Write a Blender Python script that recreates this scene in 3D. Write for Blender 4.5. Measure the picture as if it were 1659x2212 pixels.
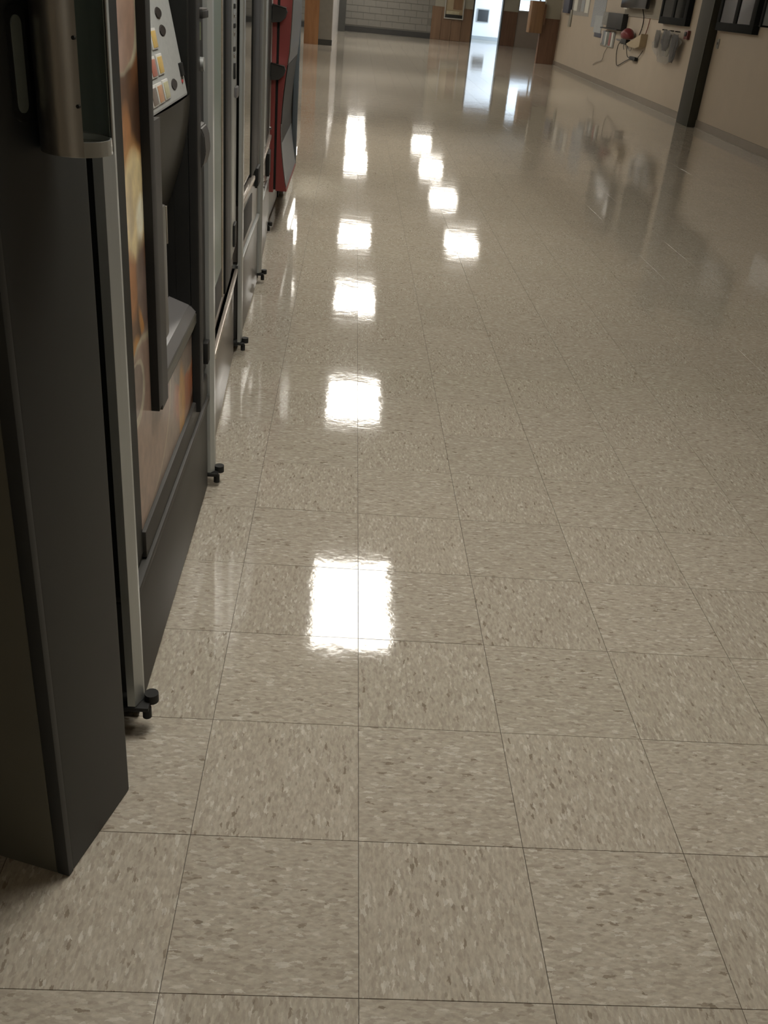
import bpy, bmesh, math, random
from mathutils import Vector, Matrix, noise as mnoise
random.seed(7)
for o in list(bpy.data.objects): bpy.data.objects.remove(o)
C = bpy.context.scene.collection
SC = bpy.context.scene

# ---------------------------------------------------------------- camera
W_, H_ = 1659, 2212
F_, PIT, YAW, ROL = 2015.48, .5091, .0725, .0964
CAM = Vector((-.0982, -.8883, 1.3603))
fw = Vector((math.sin(YAW)*math.cos(PIT), math.cos(YAW)*math.cos(PIT), -math.sin(PIT)))
rt0 = Vector((math.cos(YAW), -math.sin(YAW), 0)); up0 = rt0.cross(fw)
rt = rt0*math.cos(ROL)+up0*math.sin(ROL); up = up0*math.cos(ROL)-rt0*math.sin(ROL)
cd = bpy.data.cameras.new('camera'); cam = bpy.data.objects.new('camera', cd); C.objects.link(cam)
M = Matrix((rt, up, -fw)).transposed().to_4x4(); M.translation = CAM
cam.matrix_world = M
cd.sensor_fit = 'VERTICAL'; cd.sensor_height = 24; cd.lens = 24*F_/H_; cd.clip_start = .02; cd.clip_end = 200
SC.camera = cam
def proj(p):
    d = Vector(p)-CAM; z = d.dot(fw)
    return 829.5+F_*d.dot(rt)/z, 1106-F_*d.dot(up)/z, z

# ---------------------------------------------------------------- view, world, lamps
vs = SC.view_settings
vs.view_transform = 'Standard'; vs.look = 'None'; vs.gamma = 1; vs.use_curve_mapping = False; vs.exposure = 0.40
wd = bpy.data.worlds.new('sky'); SC.world = wd; wd.use_nodes = True
wd.node_tree.nodes['Background'].inputs[0].default_value = (.62, .82, 1, 1)
wd.node_tree.nodes['Background'].inputs[1].default_value = 1.6
CEIL = 2.8
LAMP = 15.0                     # radiance of the troffer diffusers
LAMP_XY = [(.15, y, 'main') for y in (-7.0, 1.02, 5.05, 9.08, 13.1, 17.2, 25.4, 29.4, 33.3)] + \
          [(2.2, y, 'side') for y in (17.2, 21.6, 25.7, 30.0)]  # first main panel is unseen, added behind the camera for dim fill
def area(name, loc, rot, sx, sy, power, col):
    l = bpy.data.lights.new(name, 'AREA'); l.shape = 'RECTANGLE'; l.size = sx; l.size_y = sy; l.energy = power; l.color = col
    o = bpy.data.objects.new(name, l); C.objects.link(o); o.location = loc; o.rotation_euler = rot
    return o
# daylight coming through the window of the lobby behind the doorway, and the far right window
area('daylight', (7.0, 36.6, 1.5), (0, math.pi/2, 0), 2.2, 2.2, 150, (.72, .86, 1))

# ---------------------------------------------------------------- materials
MATS = {}
def nt(m):
    m.use_nodes = True
    return m.node_tree.nodes, m.node_tree.links
def mat(name, col, rough=.5, metal=0, spec=.5, var=0, vs_=(1, 1, 1), vscale=5, bump=0, coat=0, emit=None, es=0, alpha=1):
    if name in MATS: return MATS[name]
    m = bpy.data.materials.new(name); N, L = nt(m); b = N['Principled BSDF']
    b.inputs['Base Color'].default_value = (*col, 1); b.inputs['Roughness'].default_value = rough
    b.inputs['Metallic'].default_value = metal; b.inputs['Specular IOR Level'].default_value = spec
    b.inputs['Coat Weight'].default_value = coat; b.inputs['Coat Roughness'].default_value = .08
    b.inputs['Alpha'].default_value = alpha
    if emit: b.inputs['Emission Color'].default_value = (*emit, 1); b.inputs['Emission Strength'].default_value = es
    if var or bump:
        tc = N.new('ShaderNodeTexCoord'); mp = N.new('ShaderNodeMapping'); mp.inputs['Scale'].default_value = vs_
        no = N.new('ShaderNodeTexNoise'); no.inputs['Scale'].default_value = vscale; no.inputs['Detail'].default_value = 5
        L.new(tc.outputs['Object'], mp.inputs[0]); L.new(mp.outputs[0], no.inputs[0])
        if var:
            mx = N.new('ShaderNodeMix'); mx.data_type = 'RGBA'
            mx.inputs[6].default_value = (*[c*(1-var) for c in col], 1); mx.inputs[7].default_value = (*[min(1, c*(1+var)) for c in col], 1)
            L.new(no.outputs[0], mx.inputs[0]); L.new(mx.outputs[2], b.inputs['Base Color'])
        if bump:
            bp = N.new('ShaderNodeBump'); bp.inputs['Strength'].default_value = bump; bp.inputs['Distance'].default_value = .002
            L.new(no.outputs[0], bp.inputs['Height']); L.new(bp.outputs[0], b.inputs['Normal'])
    MATS[name] = m
    return m
def math_(N, L, op, a, b=None, c=None):
    n = N.new('ShaderNodeMath'); n.operation = op
    for i, v in enumerate((a, b, c)):
        if v is None: continue
        if isinstance(v, (int, float)): n.inputs[i].default_value = v
        else: L.new(v, n.inputs[i])
    return n.outputs[0]
T = .3048
def floor_mat():
    m = bpy.data.materials.new('vinyl_tile'); N, L = nt(m); b = N['Principled BSDF']
    g = N.new('ShaderNodeNewGeometry'); s = N.new('ShaderNodeSeparateXYZ'); L.new(g.outputs['Position'], s.inputs[0])
    x, y = s.outputs[0], s.outputs[1]
    ix = math_(N, L, 'FLOOR', math_(N, L, 'DIVIDE', x, T)); iy = math_(N, L, 'FLOOR', math_(N, L, 'DIVIDE', y, T))
    par = math_(N, L, 'FLOORED_MODULO', math_(N, L, 'ADD', ix, iy), 2)      # 1: chips run along x, 0: along y
    cell = N.new('ShaderNodeCombineXYZ'); L.new(ix, cell.inputs[0]); L.new(iy, cell.inputs[1])
    wn = N.new('ShaderNodeTexWhiteNoise'); L.new(cell.outputs[0], wn.inputs['Vector'])
    def coords(a, c):   # a along grain, c across
        v1 = N.new('ShaderNodeCombineXYZ'); L.new(math_(N, L, 'MULTIPLY', x, a), v1.inputs[0]); L.new(math_(N, L, 'MULTIPLY', y, c), v1.inputs[1])
        v0 = N.new('ShaderNodeCombineXYZ'); L.new(math_(N, L, 'MULTIPLY', y, a), v0.inputs[0]); L.new(math_(N, L, 'MULTIPLY', x, c), v0.inputs[1])
        mx = N.new('ShaderNodeMix'); mx.data_type = 'VECTOR'; L.new(par, mx.inputs[0]); L.new(v0.outputs[0], mx.inputs[4]); L.new(v1.outputs[0], mx.inputs[5])
        sc = N.new('ShaderNodeVectorMath'); sc.operation = 'MULTIPLY_ADD'; L.new(wn.outputs['Color'], sc.inputs[0]); sc.inputs[1].default_value = (40, 40, 0); L.new(mx.outputs[1], sc.inputs[2])
        return sc.outputs[0]
    v = coords(75, 190)
    # warp so that the chips get ragged outlines
    nw = N.new('ShaderNodeTexNoise'); nw.inputs['Scale'].default_value = 1.6; nw.inputs['Detail'].default_value = 3; L.new(v, nw.inputs[0])
    wv = N.new('ShaderNodeVectorMath'); wv.operation = 'MULTIPLY_ADD'; L.new(nw.outputs['Color'], wv.inputs[0]); wv.inputs[1].default_value = (1.7, 1.7, 0); L.new(v, wv.inputs[2])
    vo = N.new('ShaderNodeTexVoronoi'); vo.inputs['Scale'].default_value = 1.0; L.new(wv.outputs[0], vo.inputs['Vector'])
    sp = N.new('ShaderNodeSeparateColor'); L.new(vo.outputs['Color'], sp.inputs[0])
    r = N.new('ShaderNodeValToRGB'); L.new(sp.outputs[0], r.inputs[0]); e = r.color_ramp
    cols = [(0, (.26, .22, .17)), (.03, (.38, .335, .275)), (.30, (.435, .39, .32)), (.62, (.455, .41, .34)), (.90, (.485, .445, .37)), (.975, (.57, .54, .47))]
    e.elements[0].position = 0; e.elements[0].color = (*cols[0][1], 1); e.elements[1].position = cols[1][0]; e.elements[1].color = (*cols[1][1], 1)
    for p, c in cols[2:]:
        q = e.elements.new(p); q.color = (*c, 1)
    n2 = N.new('ShaderNodeTexNoise'); n2.inputs['Scale'].default_value = .9; n2.inputs['Detail'].default_value = 4; L.new(v, n2.inputs[0])
    r2 = N.new('ShaderNodeMapRange'); r2.inputs['From Min'].default_value = .3; r2.inputs['From Max'].default_value = .7; r2.inputs['To Min'].default_value = .86; r2.inputs['To Max'].default_value = 1.12; L.new(n2.outputs[0], r2.inputs[0])
    # tile-to-tile shade
    r3 = N.new('ShaderNodeMapRange'); r3.inputs['To Min'].default_value = .975; r3.inputs['To Max'].default_value = 1.03; L.new(wn.outputs['Value'], r3.inputs[0])
    k = math_(N, L, 'MULTIPLY', r2.outputs[0], r3.outputs[0])
    mu = N.new('ShaderNodeVectorMath'); mu.operation = 'SCALE'; L.new(r.outputs[0], mu.inputs[0]); L.new(k, mu.inputs['Scale'])
    # rare dark flecks
    v2 = coords(16, 34)
    vo2 = N.new('ShaderNodeTexVoronoi'); vo2.inputs['Scale'].default_value = 1.3; L.new(v2, vo2.inputs['Vector'])
    fl = N.new('ShaderNodeMapRange'); fl.inputs['From Min'].default_value = .07; fl.inputs['From Max'].default_value = .13; fl.inputs['To Min'].default_value = .35; fl.inputs['To Max'].default_value = 0; L.new(vo2.outputs['Distance'], fl.inputs[0])
    mxx = N.new('ShaderNodeMix'); mxx.data_type = 'RGBA'; L.new(fl.outputs[0], mxx.inputs[0]); L.new(mu.outputs[0], mxx.inputs[6]); mxx.inputs[7].default_value = (.13, .105, .075, 1)
    L.new(mxx.outputs[2], b.inputs['Base Color'])
    # wax gloss: slightly wavy
    n3 = N.new('ShaderNodeTexNoise'); n3.inputs['Scale'].default_value = 9; n3.inputs['Detail'].default_value = 3; n3.inputs['Roughness'].default_value = .55; L.new(g.outputs['Position'], n3.inputs[0])
    n4 = N.new('ShaderNodeTexNoise'); n4.inputs['Scale'].default_value = 85; n4.inputs['Detail'].default_value = 2; L.new(g.outputs['Position'], n4.inputs[0])
    h = math_(N, L, 'ADD', math_(N, L, 'MULTIPLY', n3.outputs[0], .0004), math_(N, L, 'MULTIPLY', n4.outputs[0], .00006))
    bp = N.new('ShaderNodeBump'); bp.inputs['Strength'].default_value = 1; bp.inputs['Distance'].default_value = 1.0
    L.new(h, bp.inputs['Height']); L.new(bp.outputs[0], b.inputs['Normal'])
    rr = N.new('ShaderNodeMapRange'); rr.inputs['To Min'].default_value = .035; rr.inputs['To Max'].default_value = .08; L.new(n2.outputs[0], rr.inputs[0]); L.new(rr.outputs[0], b.inputs['Roughness'])
    b.inputs['IOR'].default_value = 1.52
    return m
M_TILE = floor_mat()

def wood(name, c1, c2, scale=14, rough=.45):
    m = bpy.data.materials.new(name); N, L = nt(m); b = N['Principled BSDF']; MATS[name] = m
    tc = N.new('ShaderNodeTexCoord'); mp = N.new('ShaderNodeMapping'); mp.inputs['Scale'].default_value = (1, 1, .09); L.new(tc.outputs['Object'], mp.inputs[0])
    no = N.new('ShaderNodeTexNoise'); no.inputs['Scale'].default_value = scale; no.inputs['Detail'].default_value = 6; no.inputs['Distortion'].default_value = .6; L.new(mp.outputs[0], no.inputs[0])
    r = N.new('ShaderNodeValToRGB'); r.color_ramp.elements[0].position = .3; r.color_ramp.elements[0].color = (*c1, 1); r.color_ramp.elements[1].position = .7; r.color_ramp.elements[1].color = (*c2, 1)
    L.new(no.outputs[0], r.inputs[0]); L.new(r.outputs[0], b.inputs['Base Color']); b.inputs['Roughness'].default_value = rough
    return m

GROUT = mat('grout', (.10, .085, .07), .8)
TAN = mat('tan_paint', (.385, .325, .25), .55, var=.06, vscale=3, bump=.3)
TANG = mat('grey_tan_paint', (.33, .31, .25), .6, var=.06, vscale=2)
CEILM = mat('ceiling_tile_white', (.62, .58, .5), .8, var=.05, vscale=40)
BASE = mat('baseboard_vinyl', (.20, .17, .135), .4, var=.1, vscale=6)
DBASE = mat('baseboard_black', (.03, .03, .028), .5, var=.2, vscale=6)
CAULK = mat('pale_floor_seam', (.3, .27, .23), .5, var=.3, vscale=20)
BLOCKM = mat('grey_block', (.19, .18, .16), .5, var=.12, vscale=8, bump=.4)
MORTAR = mat('dark_mortar', (.16, .155, .135), .8)
POST = mat('olive_brown_enamel', (.038, .036, .026), .6, spec=.25, var=.08, vscale=4)
CAB = mat('charcoal_cabinet', (.024, .026, .026), .5, var=.12, vscale=5, bump=.1)
CABF = mat('olive_cabinet', (.11, .105, .08), .5, var=.1, vscale=4)
BODY = mat('machine_body_black', (.028, .028, .028), .42, var=.1, vscale=6)
BLK = mat('black_plastic', (.020, .020, .019), .55, spec=.25, var=.15, vscale=20)
BLKG = mat('black_gloss', (.016, .017, .016), .5, spec=.2, var=.2, vscale=10)
GREYP = mat('dark_grey_plastic', (.052, .050, .046), .5, spec=.3, var=.08, vscale=10)
FAIR = mat('brown_grey_plastic', (.072, .068, .056), .4, var=.08, vscale=8)
TRAY = mat('tray_grey', (.13, .125, .125), .35, var=.08, vscale=12)
ALU = mat('brushed_aluminium_trim', (.45, .47, .46), .33, .55, var=.06, vs_=(20, 20, 1), vscale=6)
ALUD = mat('dull_aluminium', (.30, .31, .30), .4, .4, var=.1, vs_=(10, 10, 1), vscale=5)
PAD = mat('grey_keypad_face', (.32, .33, .32), .55, var=.16, vscale=90)
STEEL = mat('brushed_steel', (.46, .45, .42), .3, .95, var=.1, vs_=(30, 30, .6), vscale=5, bump=.05)
CHROME = mat('chrome', (.75, .75, .75), .12, 1)
RED = mat('red_enamel', (.24, .042, .038), .45, var=.06, vscale=5)
KICK = mat('kick_panel_grey', (.105, .10, .095), .3, var=.08, vs_=(1, 1, 1), vscale=6)
KICKT = mat('kick_panel_taupe', (.17, .15, .13), .28, var=.08, vscale=6)
RUB = mat('black_rubber', (.02, .02, .02), .6, var=.2, vscale=30)
SLATE = mat('slate_blue_frame', (.07, .085, .095), .35, var=.1, vscale=6)
GLASSD = mat('dark_glass', (.02, .022, .020), .03, spec=.9, var=.1, vscale=2)
GLASSG = mat('green_glass_painted_sheen', (.17, .215, .175), .4, spec=.2, var=.08, vs_=(1, 1, .3), vscale=3)  # pale green reflection on the glass is put into the base colour
PAPER = mat('white_paper', (.55, .55, .5), .7, var=.08, vscale=6)
PAPERB = mat('blue_grey_paper', (.27, .29, .31), .7, var=.3, vs_=(1, 3, 12), vscale=4)
PAPERG = mat('grey_paper', (.20, .20, .19), .7, var=.35, vs_=(1, 3, 12), vscale=5)
NAVY = mat('navy_card', (.05, .055, .08), .6, var=.3, vscale=12)
BOARD = mat('grey_felt_board', (.23, .205, .165), .8, var=.1, vscale=30)
REDB = mat('dark_red_vinyl', (.15, .022, .026), .45, var=.15, vscale=14)
TANBOX = mat('tan_metal', (.34, .27, .17), .5, var=.08, vscale=6)
WHITEW = mat('white_lobby_paint', (.74, .77, .82), .6, var=.03, vscale=2)
FRAMEB = mat('black_frame', (.014, .015, .015), .7, spec=.05, var=.15, vscale=8)
SCREEN = mat('screen_dark', (.012, .012, .012), .2, var=.3, vscale=3)
W_OR = wood('orange_wood', (.25, .115, .045), (.36, .18, .075))
W_BR = wood('brown_wood', (.115, .058, .035), (.17, .09, .052))
W_MD = wood('mid_wood', (.16, .088, .042), (.22, .125, .06))
W_WN = wood('wainscot_wood', (.15, .085, .045), (.21, .125, .07), 9)

# ---------------------------------------------------------------- helpers
def link(name, bm, m, parent=None, loc=(0, 0, 0), smooth=False):
    me = bpy.data.meshes.new(name); bmesh.ops.recalc_face_normals(bm, faces=bm.faces); bm.to_mesh(me); bm.free()
    me.materials.append(m)
    if smooth:
        for p in me.polygons: p.use_smooth = True
        try: me.set_sharp_from_angle(angle=math.radians(38))
        except Exception: pass
    o = bpy.data.objects.new(name, me); C.objects.link(o); o.location = loc
    if parent: o.parent = parent
    return o
def box_bm(bm, x0, x1, y0, y1, z0, z1, bev=0):
    n0 = len(bm.verts)
    r = bmesh.ops.create_cube(bm, size=1)
    for v in r['verts']:
        v.co = Vector(((x0+x1)/2+v.co.x*(x1-x0), (y0+y1)/2+v.co.y*(y1-y0), (z0+z1)/2+v.co.z*(z1-z0)))
    if bev:
        es = {e for v in r['verts'] for e in v.link_edges}
        bmesh.ops.bevel(bm, geom=list(es), offset=bev, segments=2, profile=.6, affect='EDGES')
    return bm
def prism(bm, pts, axis, a0, a1):
    """extrude polygon pts (2D) along axis: 'y' pts=(x,z); 'x' pts=(y,z); 'z' pts=(x,y)"""
    def P(p, a):
        return {'y': (p[0], a, p[1]), 'x': (a, p[0], p[1]), 'z': (p[0], p[1], a)}[axis]
    v0 = [bm.verts.new(P(p, a0)) for p in pts]; v1 = [bm.verts.new(P(p, a1)) for p in pts]
    n = len(pts)
    bm.faces.new(v0[::-1]); bm.faces.new(v1)
    for i in range(n): bm.faces.new((v0[i], v0[(i+1) % n], v1[(i+1) % n], v1[i]))
    return bm
def cyl_bm(bm, c, r, h, axis='z', seg=24, r2=None):
    rot = {'z': Matrix(), 'x': Matrix.Rotation(math.pi/2, 4, 'Y'), 'y': Matrix.Rotation(math.pi/2, 4, 'X')}[axis]
    bmesh.ops.create_cone(bm, cap_ends=True, segments=seg, radius1=r, radius2=r if r2 is None else r2, depth=h, matrix=Matrix.Translation(c) @ rot)
    return bm
def tube_bm(bm, pts, r, seg=6):
    pts = [Vector(p) for p in pts]; rings = []
    for i, p in enumerate(pts):
        d = (pts[min(i+1, len(pts)-1)]-pts[max(i-1, 0)]).normalized()
        a = d.cross(Vector((0, .3, 1)) if abs(d.z) < .9 else Vector((1, 0, 0))).normalized(); b = d.cross(a)
        rings.append([bm.verts.new(p+a*r*math.cos(2*math.pi*k/seg)+b*r*math.sin(2*math.pi*k/seg)) for k in range(seg)])
    for q, s in zip(rings, rings[1:]):
        for k in range(seg): bm.faces.new((q[k], q[(k+1) % seg], s[(k+1) % seg], s[k]))
    bm.faces.new(rings[0][::-1]); bm.faces.new(rings[-1])
    return bm
def smoothpath(pts, n=6):
    out = []
    P = [Vector(p) for p in pts]; P = [P[0]]+P+[P[-1]]
    for i in range(1, len(P)-2):
        for k in range(n):
            t = k/n; a, b, c, d = P[i-1:i+3]
            out.append(.5*((2*b)+(c-a)*t+(2*a-5*b+4*c-d)*t*t+(3*b-3*c+d-a)*t**3))
    out.append(P[-2]); return out
def tag(o, label, cat, group=None, kind=None):
    if label: o['label'] = label
    if cat: o['category'] = cat
    if group: o['group'] = group
    if kind: o['kind'] = kind
    return o
def thing(name, label, cat, loc, rz=0, group=None):
    o = bpy.data.objects.new(name, None); C.objects.link(o); o.location = loc; o.rotation_euler = (0, 0, rz); o.empty_display_size = .2
    return tag(o, label, cat, group)
class Part:
    """boxes etc. given in world coordinates, stored relative to the root"""
    def __init__(s, root): s.r = root; s.o = Vector(root.location)
    def add(s, name, bm, m, parent=None, smooth=False, label=None):
        bmesh.ops.translate(bm, verts=bm.verts, vec=-s.o)
        o = link(name, bm, m, parent or s.r, smooth=smooth)
        if label: o['label'] = label
        return o
    def box(s, name, x0, x1, y0, y1, z0, z1, m, bev=.002, parent=None, label=None):
        return s.add(name, box_bm(bmesh.new(), x0, x1, y0, y1, z0, z1, bev), m, parent, bev > 0, label)
def struct(name, bm, m, parent=None, loc=(0, 0, 0)):
    o = link(name, bm, m, parent, loc)
    if not parent: o['kind'] = 'structure'
    return o

# ---------------------------------------------------------------- setting: floor, ceiling, walls
XL, YN, YB, XR2 = -1.40, -10.0, 35.0, 8.2
def WX(y): return 4.814+(y-10.52)*.0207
WANG = math.atan(.0207)
floor = struct('floor', box_bm(bmesh.new(), XL-.2, XR2+.2, YN-.2, 38.6, -.12, -.0022), GROUT)
def tile_bm(bm, cx, cy, tx, ty):
    g = T/2-.0006; c = .00012
    top = []; mid = []; bot = []
    for sx, sy in ((-1, -1), (1, -1), (1, 1), (-1, 1)):
        tilt = sx*tx*g+sy*ty*g
        top.append(bm.verts.new((cx+sx*(g-c), cy+sy*(g-c), tilt)))
        mid.append(bm.verts.new((cx+sx*g, cy+sy*g, tilt-c)))
        bot.append(bm.verts.new((cx+sx*g, cy+sy*g, -.0024)))
    bm.faces.new(top)
    for a, b in ((top, mid), (mid, bot)):
        for i in range(4): bm.faces.new((a[i], b[i], b[(i+1) % 4], a[(i+1) % 4]))
bm = bmesh.new(); tile_bm(bm, 0, 0, 0, 0)
tme = bpy.data.meshes.new('tile'); bmesh.ops.recalc_face_normals(bm, faces=bm.faces); bm.to_mesh(tme); bm.free(); tme.materials.append(M_TILE)
cells = []
i0, i1 = math.floor(XL/T), math.ceil(XR2/T); j0, j1 = math.floor(YN/T), math.ceil(38.4/T)
for i in range(i0, i1):
    for j in range(j0, j1):
        cx, cy = (i+.5)*T, (j+.5)*T
        if cy > YB+.1 and not (3.3 < cx < 6.9): continue
        s = 1e9
        u, v, z = proj((cx, cy, 0))
        if z > .3:
            pts = [proj((cx+a*T/2, cy+b*T/2, 0)) for a, b in ((-1, -1), (1, -1), (1, 1), (-1, 1))]
            vis = any(0 <= p[0] <= 1659 and 0 <= p[1] <= 2212 and p[2] > .2 for p in pts) and (cx > -.62 or cy < .4) and cx < WX(cy)
            if vis: s = z*z/max(.05, abs(CAM.z/z))
        cells.append((s, i, j))
cells.sort()
bm = bmesh.new()
for n, (s, i, j) in enumerate(cells):
    tx, ty = random.gauss(0, .0006), random.gauss(0, .0006)
    if n < 300 and s < 1e8:
        o = bpy.data.objects.new('tile', tme); C.objects.link(o); o.parent = floor
        o.location = ((i+.5)*T, (j+.5)*T, 0); o.rotation_euler = (ty, -tx, 0)
    else:
        tile_bm(bm, (i+.5)*T, (j+.5)*T, tx, ty)
ft = link('tiles', bm, M_TILE, floor); ft['kind'] = 'stuff'

ceiling = struct('ceiling', box_bm(bmesh.new(), XL-.2, XR2+.2, YN-.2, 38.6, CEIL, CEIL+.1), CEILM)
struct('wall_left', box_bm(bmesh.new(), XL-.15, XL, YN, YB+.15, 0, CEIL), TAN)
struct('wall_near', box_bm(bmesh.new(), XL-.15, 5.3, YN-.15, YN, 0, CEIL), TAN)
bm = bmesh.new(); prism(bm, [(WX(YN), YN), (WX(26.05), 26.05), (WX(26.05)+.15, 26.05), (WX(YN)+.15, YN)], 'z', 0, CEIL); struct('wall_right', bm, TAN)
struct('wall_far_right', box_bm(bmesh.new(), XR2, XR2+.15, 26.2, 38.6, 0, CEIL), TANG)
# wall closing the side room towards the camera
struct('wall_side_room', box_bm(bmesh.new(), WX(26)+.16, XR2+.15, 26.05, 26.2, 0, CEIL), TANG)

# baseboard right with pale seam, in pieces broken by the post
PY0, PY1, PPR = 13.40, 14.0, .12
for a, b in ((YN, PY0-.001), (PY1+.001, 25.99)):
    bm = bmesh.new(); prism(bm, [(WX(a)-.013, a), (WX(b)-.013, b), (WX(b)-.0005, b), (WX(a)-.0005, a)], 'z', .001, .105); q = struct('baseboard_right', bm, BASE)
    bm = bmesh.new(); prism(bm, [(WX(a)-.022, a), (WX(b)-.022, b), (WX(b)-.013, b), (WX(a)-.013, a)], 'z', .001, .008); link('floor_seam', bm, CAULK, q)

def wroot(name, y, label, cat, group=None):
    return thing(name, label, cat, (WX(y), y, 0), -WANG, group)
def wbox(root, name, d0, d1, y0, y1, z0, z1, m, bev=.003, parent=None, label=None):
    """box on the right wall: d = distance out from the wall, y world, z"""
    Y = root.location.y
    o = link(name, box_bm(bmesh.new(), -d1, -d0, y0-Y, y1-Y, z0, z1, bev), m, parent or root, smooth=bev > 0)
    if label: o['label'] = label
    return o
# dark post on the right wall
p = wroot('trim_1', PY0, None, None); p['kind'] = 'structure'
wbox(p, 'post', .0005, PPR, PY0, PY1, .001, CEIL-.001, POST, .012)
wbox(p, 'edge_bead', PPR, PPR+.006, PY0+.0, PY0+.03, .001, CEIL-.001, POST, .002)

# far end ---------------------------------------------------------------
# left end: wood panel, grey block pier with black base, pale side wall, dark frame
YP = 25.35
struct('wall_pier', box_bm(bmesh.new(), -.985, -.66, YP, YB, 0, CEIL), BLOCKM)
struct('trim_2', box_bm(bmesh.new(), XL, -.986, YP-.03, YP+.3, 0, CEIL), W_OR)
struct('baseboard_pier', box_bm(bmesh.new(), -.985, -.64, YP-.012, YP-.0005, 0.001, .13), DBASE)
struct('wall_pale_side', box_bm(bmesh.new(), -.6595, -.645, YP+.001, YB-.65, 0, CEIL), mat('pale_grey_paint', (.45, .43, .42), .3, var=.15, vs_=(1, 1, .5), vscale=3))
struct('trim_3', box_bm(bmesh.new(), -.6595, -.42, YB-.65, YB-.05, 0, CEIL), mat('dark_jamb', (.05, .05, .045), .5, var=.1))
# back wall of grey blocks
wb = struct('wall_back', box_bm(bmesh.new(), -.66, 2.50, YB, YB+.2, 0, CEIL), MORTAR)
bw, bh = .40, .20
bm = bmesh.new(); box_bm(bm, -bw/2+.006, bw/2-.006, -.012, .0, .006, bh-.006, .004)
bme = bpy.data.meshes.new('block'); bm.to_mesh(bme); bm.free(); bme.materials.append(BLOCKM)
bm = bmesh.new(); box_bm(bm, -bw/4+.006, bw/4-.006, -.012, .0, .006, bh-.006, .004)
bmh = bpy.data.meshes.new('half_block'); bm.to_mesh(bmh); bm.free(); bmh.materials.append(BLOCKM)
for r in range(13):
    z = .2+r*bh; off = (r % 2)*bw/2
    x = -.42+bw/2+off
    if off: o = bpy.data.objects.new('block', bmh); C.objects.link(o); o.parent = wb; o.location = (-.42+bw/4, YB, z)
    while x+bw/2 < 2.505:
        o = bpy.data.objects.new('block', bme); C.objects.link(o); o.parent = wb; o.location = (x, YB-random.random()*.003, z); x += bw
    if x-bw/2 < 2.4: o = bpy.data.objects.new('block', bmh); C.objects.link(o); o.parent = wb; o.location = (x-bw/4, YB, z)
struct('baseboard_back', box_bm(bmesh.new(), -.44, 2.5, YB-.035, YB-.001, .001, .17), DBASE)
# wainscot wall with plaster above
def wain(name, x0, x1, zt, ml, mu, y=YB):
    a = struct(name, box_bm(bmesh.new(), x0, x1, y, y+.2, zt, CEIL), mu)
    n = max(1, round((x1-x0)/.35)); w = (x1-x0)/n
    for k in range(n):
        link('panel', box_bm(bmesh.new(), x0+k*w+.003, x0+(k+1)*w-.003, y-.03, y+.2, .001, zt-.03, .004), ml, a)
    link('cap_rail', box_bm(bmesh.new(), x0, x1, y-.04, y+.2, zt-.03, zt, .004), ml, a)
    return a
wain('wall_wainscot', 2.501, 3.88, 1.0, W_WN, TANG)
DX0, DX1, DH = 3.93, 4.87, 1.98
wain('wall_wainscot_right', 4.92, 5.42, 1.05, W_BR, TANG)
struct('wall_over_door', box_bm(bmesh.new(), 3.88, 4.92, YB, YB+.2, DH+.05, CEIL), TANG)
d = struct('door_1', box_bm(bmesh.new(), DX0-.05, DX0, YB-.02, YB+.22, 0, DH+.05), mat('dark_door_frame', (.06, .065, .07), .4, var=.1))
link('frame_side', box_bm(bmesh.new(), DX1, DX1+.05, YB-.02, YB+.22, 0, DH+.05), MATS['dark_door_frame'], d)
link('frame_head', box_bm(bmesh.new(), DX0, DX1, YB-.02, YB+.22, DH, DH+.05), MATS['dark_door_frame'], d)
link('frame_bead', box_bm(bmesh.new(), DX1+.004, DX1+.014, YB-.03, YB-.02, .001, DH), PAPER, d)
# lobby beyond the doorway
lb = struct('wall_lobby', box_bm(bmesh.new(), 3.2, 7.4, 38.3, 38.5, 0, CEIL), WHITEW)
struct('wall_lobby_left', box_bm(bmesh.new(), 3.2, 3.4, YB+.2, 38.3, 0, CEIL), WHITEW)
struct('baseboard_lobby', box_bm(bmesh.new(), 3.4, 7.3, 38.28, 38.299, .001, .12), mat('grey_blue_base', (.35, .39, .42), .5, var=.05))
link('rail', box_bm(bmesh.new(), 3.4, 7.3, 38.27, 38.3, 1.42, 1.47), mat('grey_blue_base', (.35, .39, .42)), lb)
g = tag(thing('wall_grille', 'small dark square vent on white wall beyond far doorway', 'vent', (4.62, 38.29, .8)), None, None)
P = Part(g)
P.box('frame', 4.42, 4.86, 38.262, 38.299, .58, 1.02, mat('vent_frame', (.3, .32, .33), .5), .004)
P.box('grille', 4.45, 4.83, 38.25, 38.262, .61, .99, mat('vent_dark', (.035, .04, .045), .5), .002)
# far right: grey wall below a bright window
struct('wall_window', box_bm(bmesh.new(), 5.42, XR2, YB, YB+.2, 0, 1.08), mat('grey_brown_paint', (.26, .215, .18), .5, var=.06))
struct('wall_window_top', box_bm(bmesh.new(), 5.42, XR2, YB, YB+.2, 2.3, CEIL), TANG)
struct('wall_window_side', box_bm(bmesh.new(), 6.9, XR2, YB, YB+.2, 1.08, 2.3), TANG)
w = struct('window_1', box_bm(bmesh.new(), 5.42, 6.9, YB-.03, YB+.2, 1.08, 1.11), mat('pale_sill', (.42, .42, .4), .5, var=.05))
gl = bpy.data.materials.new('window_glass'); N, L = nt(gl); N.remove(N['Principled BSDF'])
tr = N.new('ShaderNodeBsdfTransparent'); gs = N.new('ShaderNodeBsdfGlossy'); gs.inputs['Roughness'].default_value = .03; fr = N.new('ShaderNodeFresnel'); mx = N.new('ShaderNodeMixShader')
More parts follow.
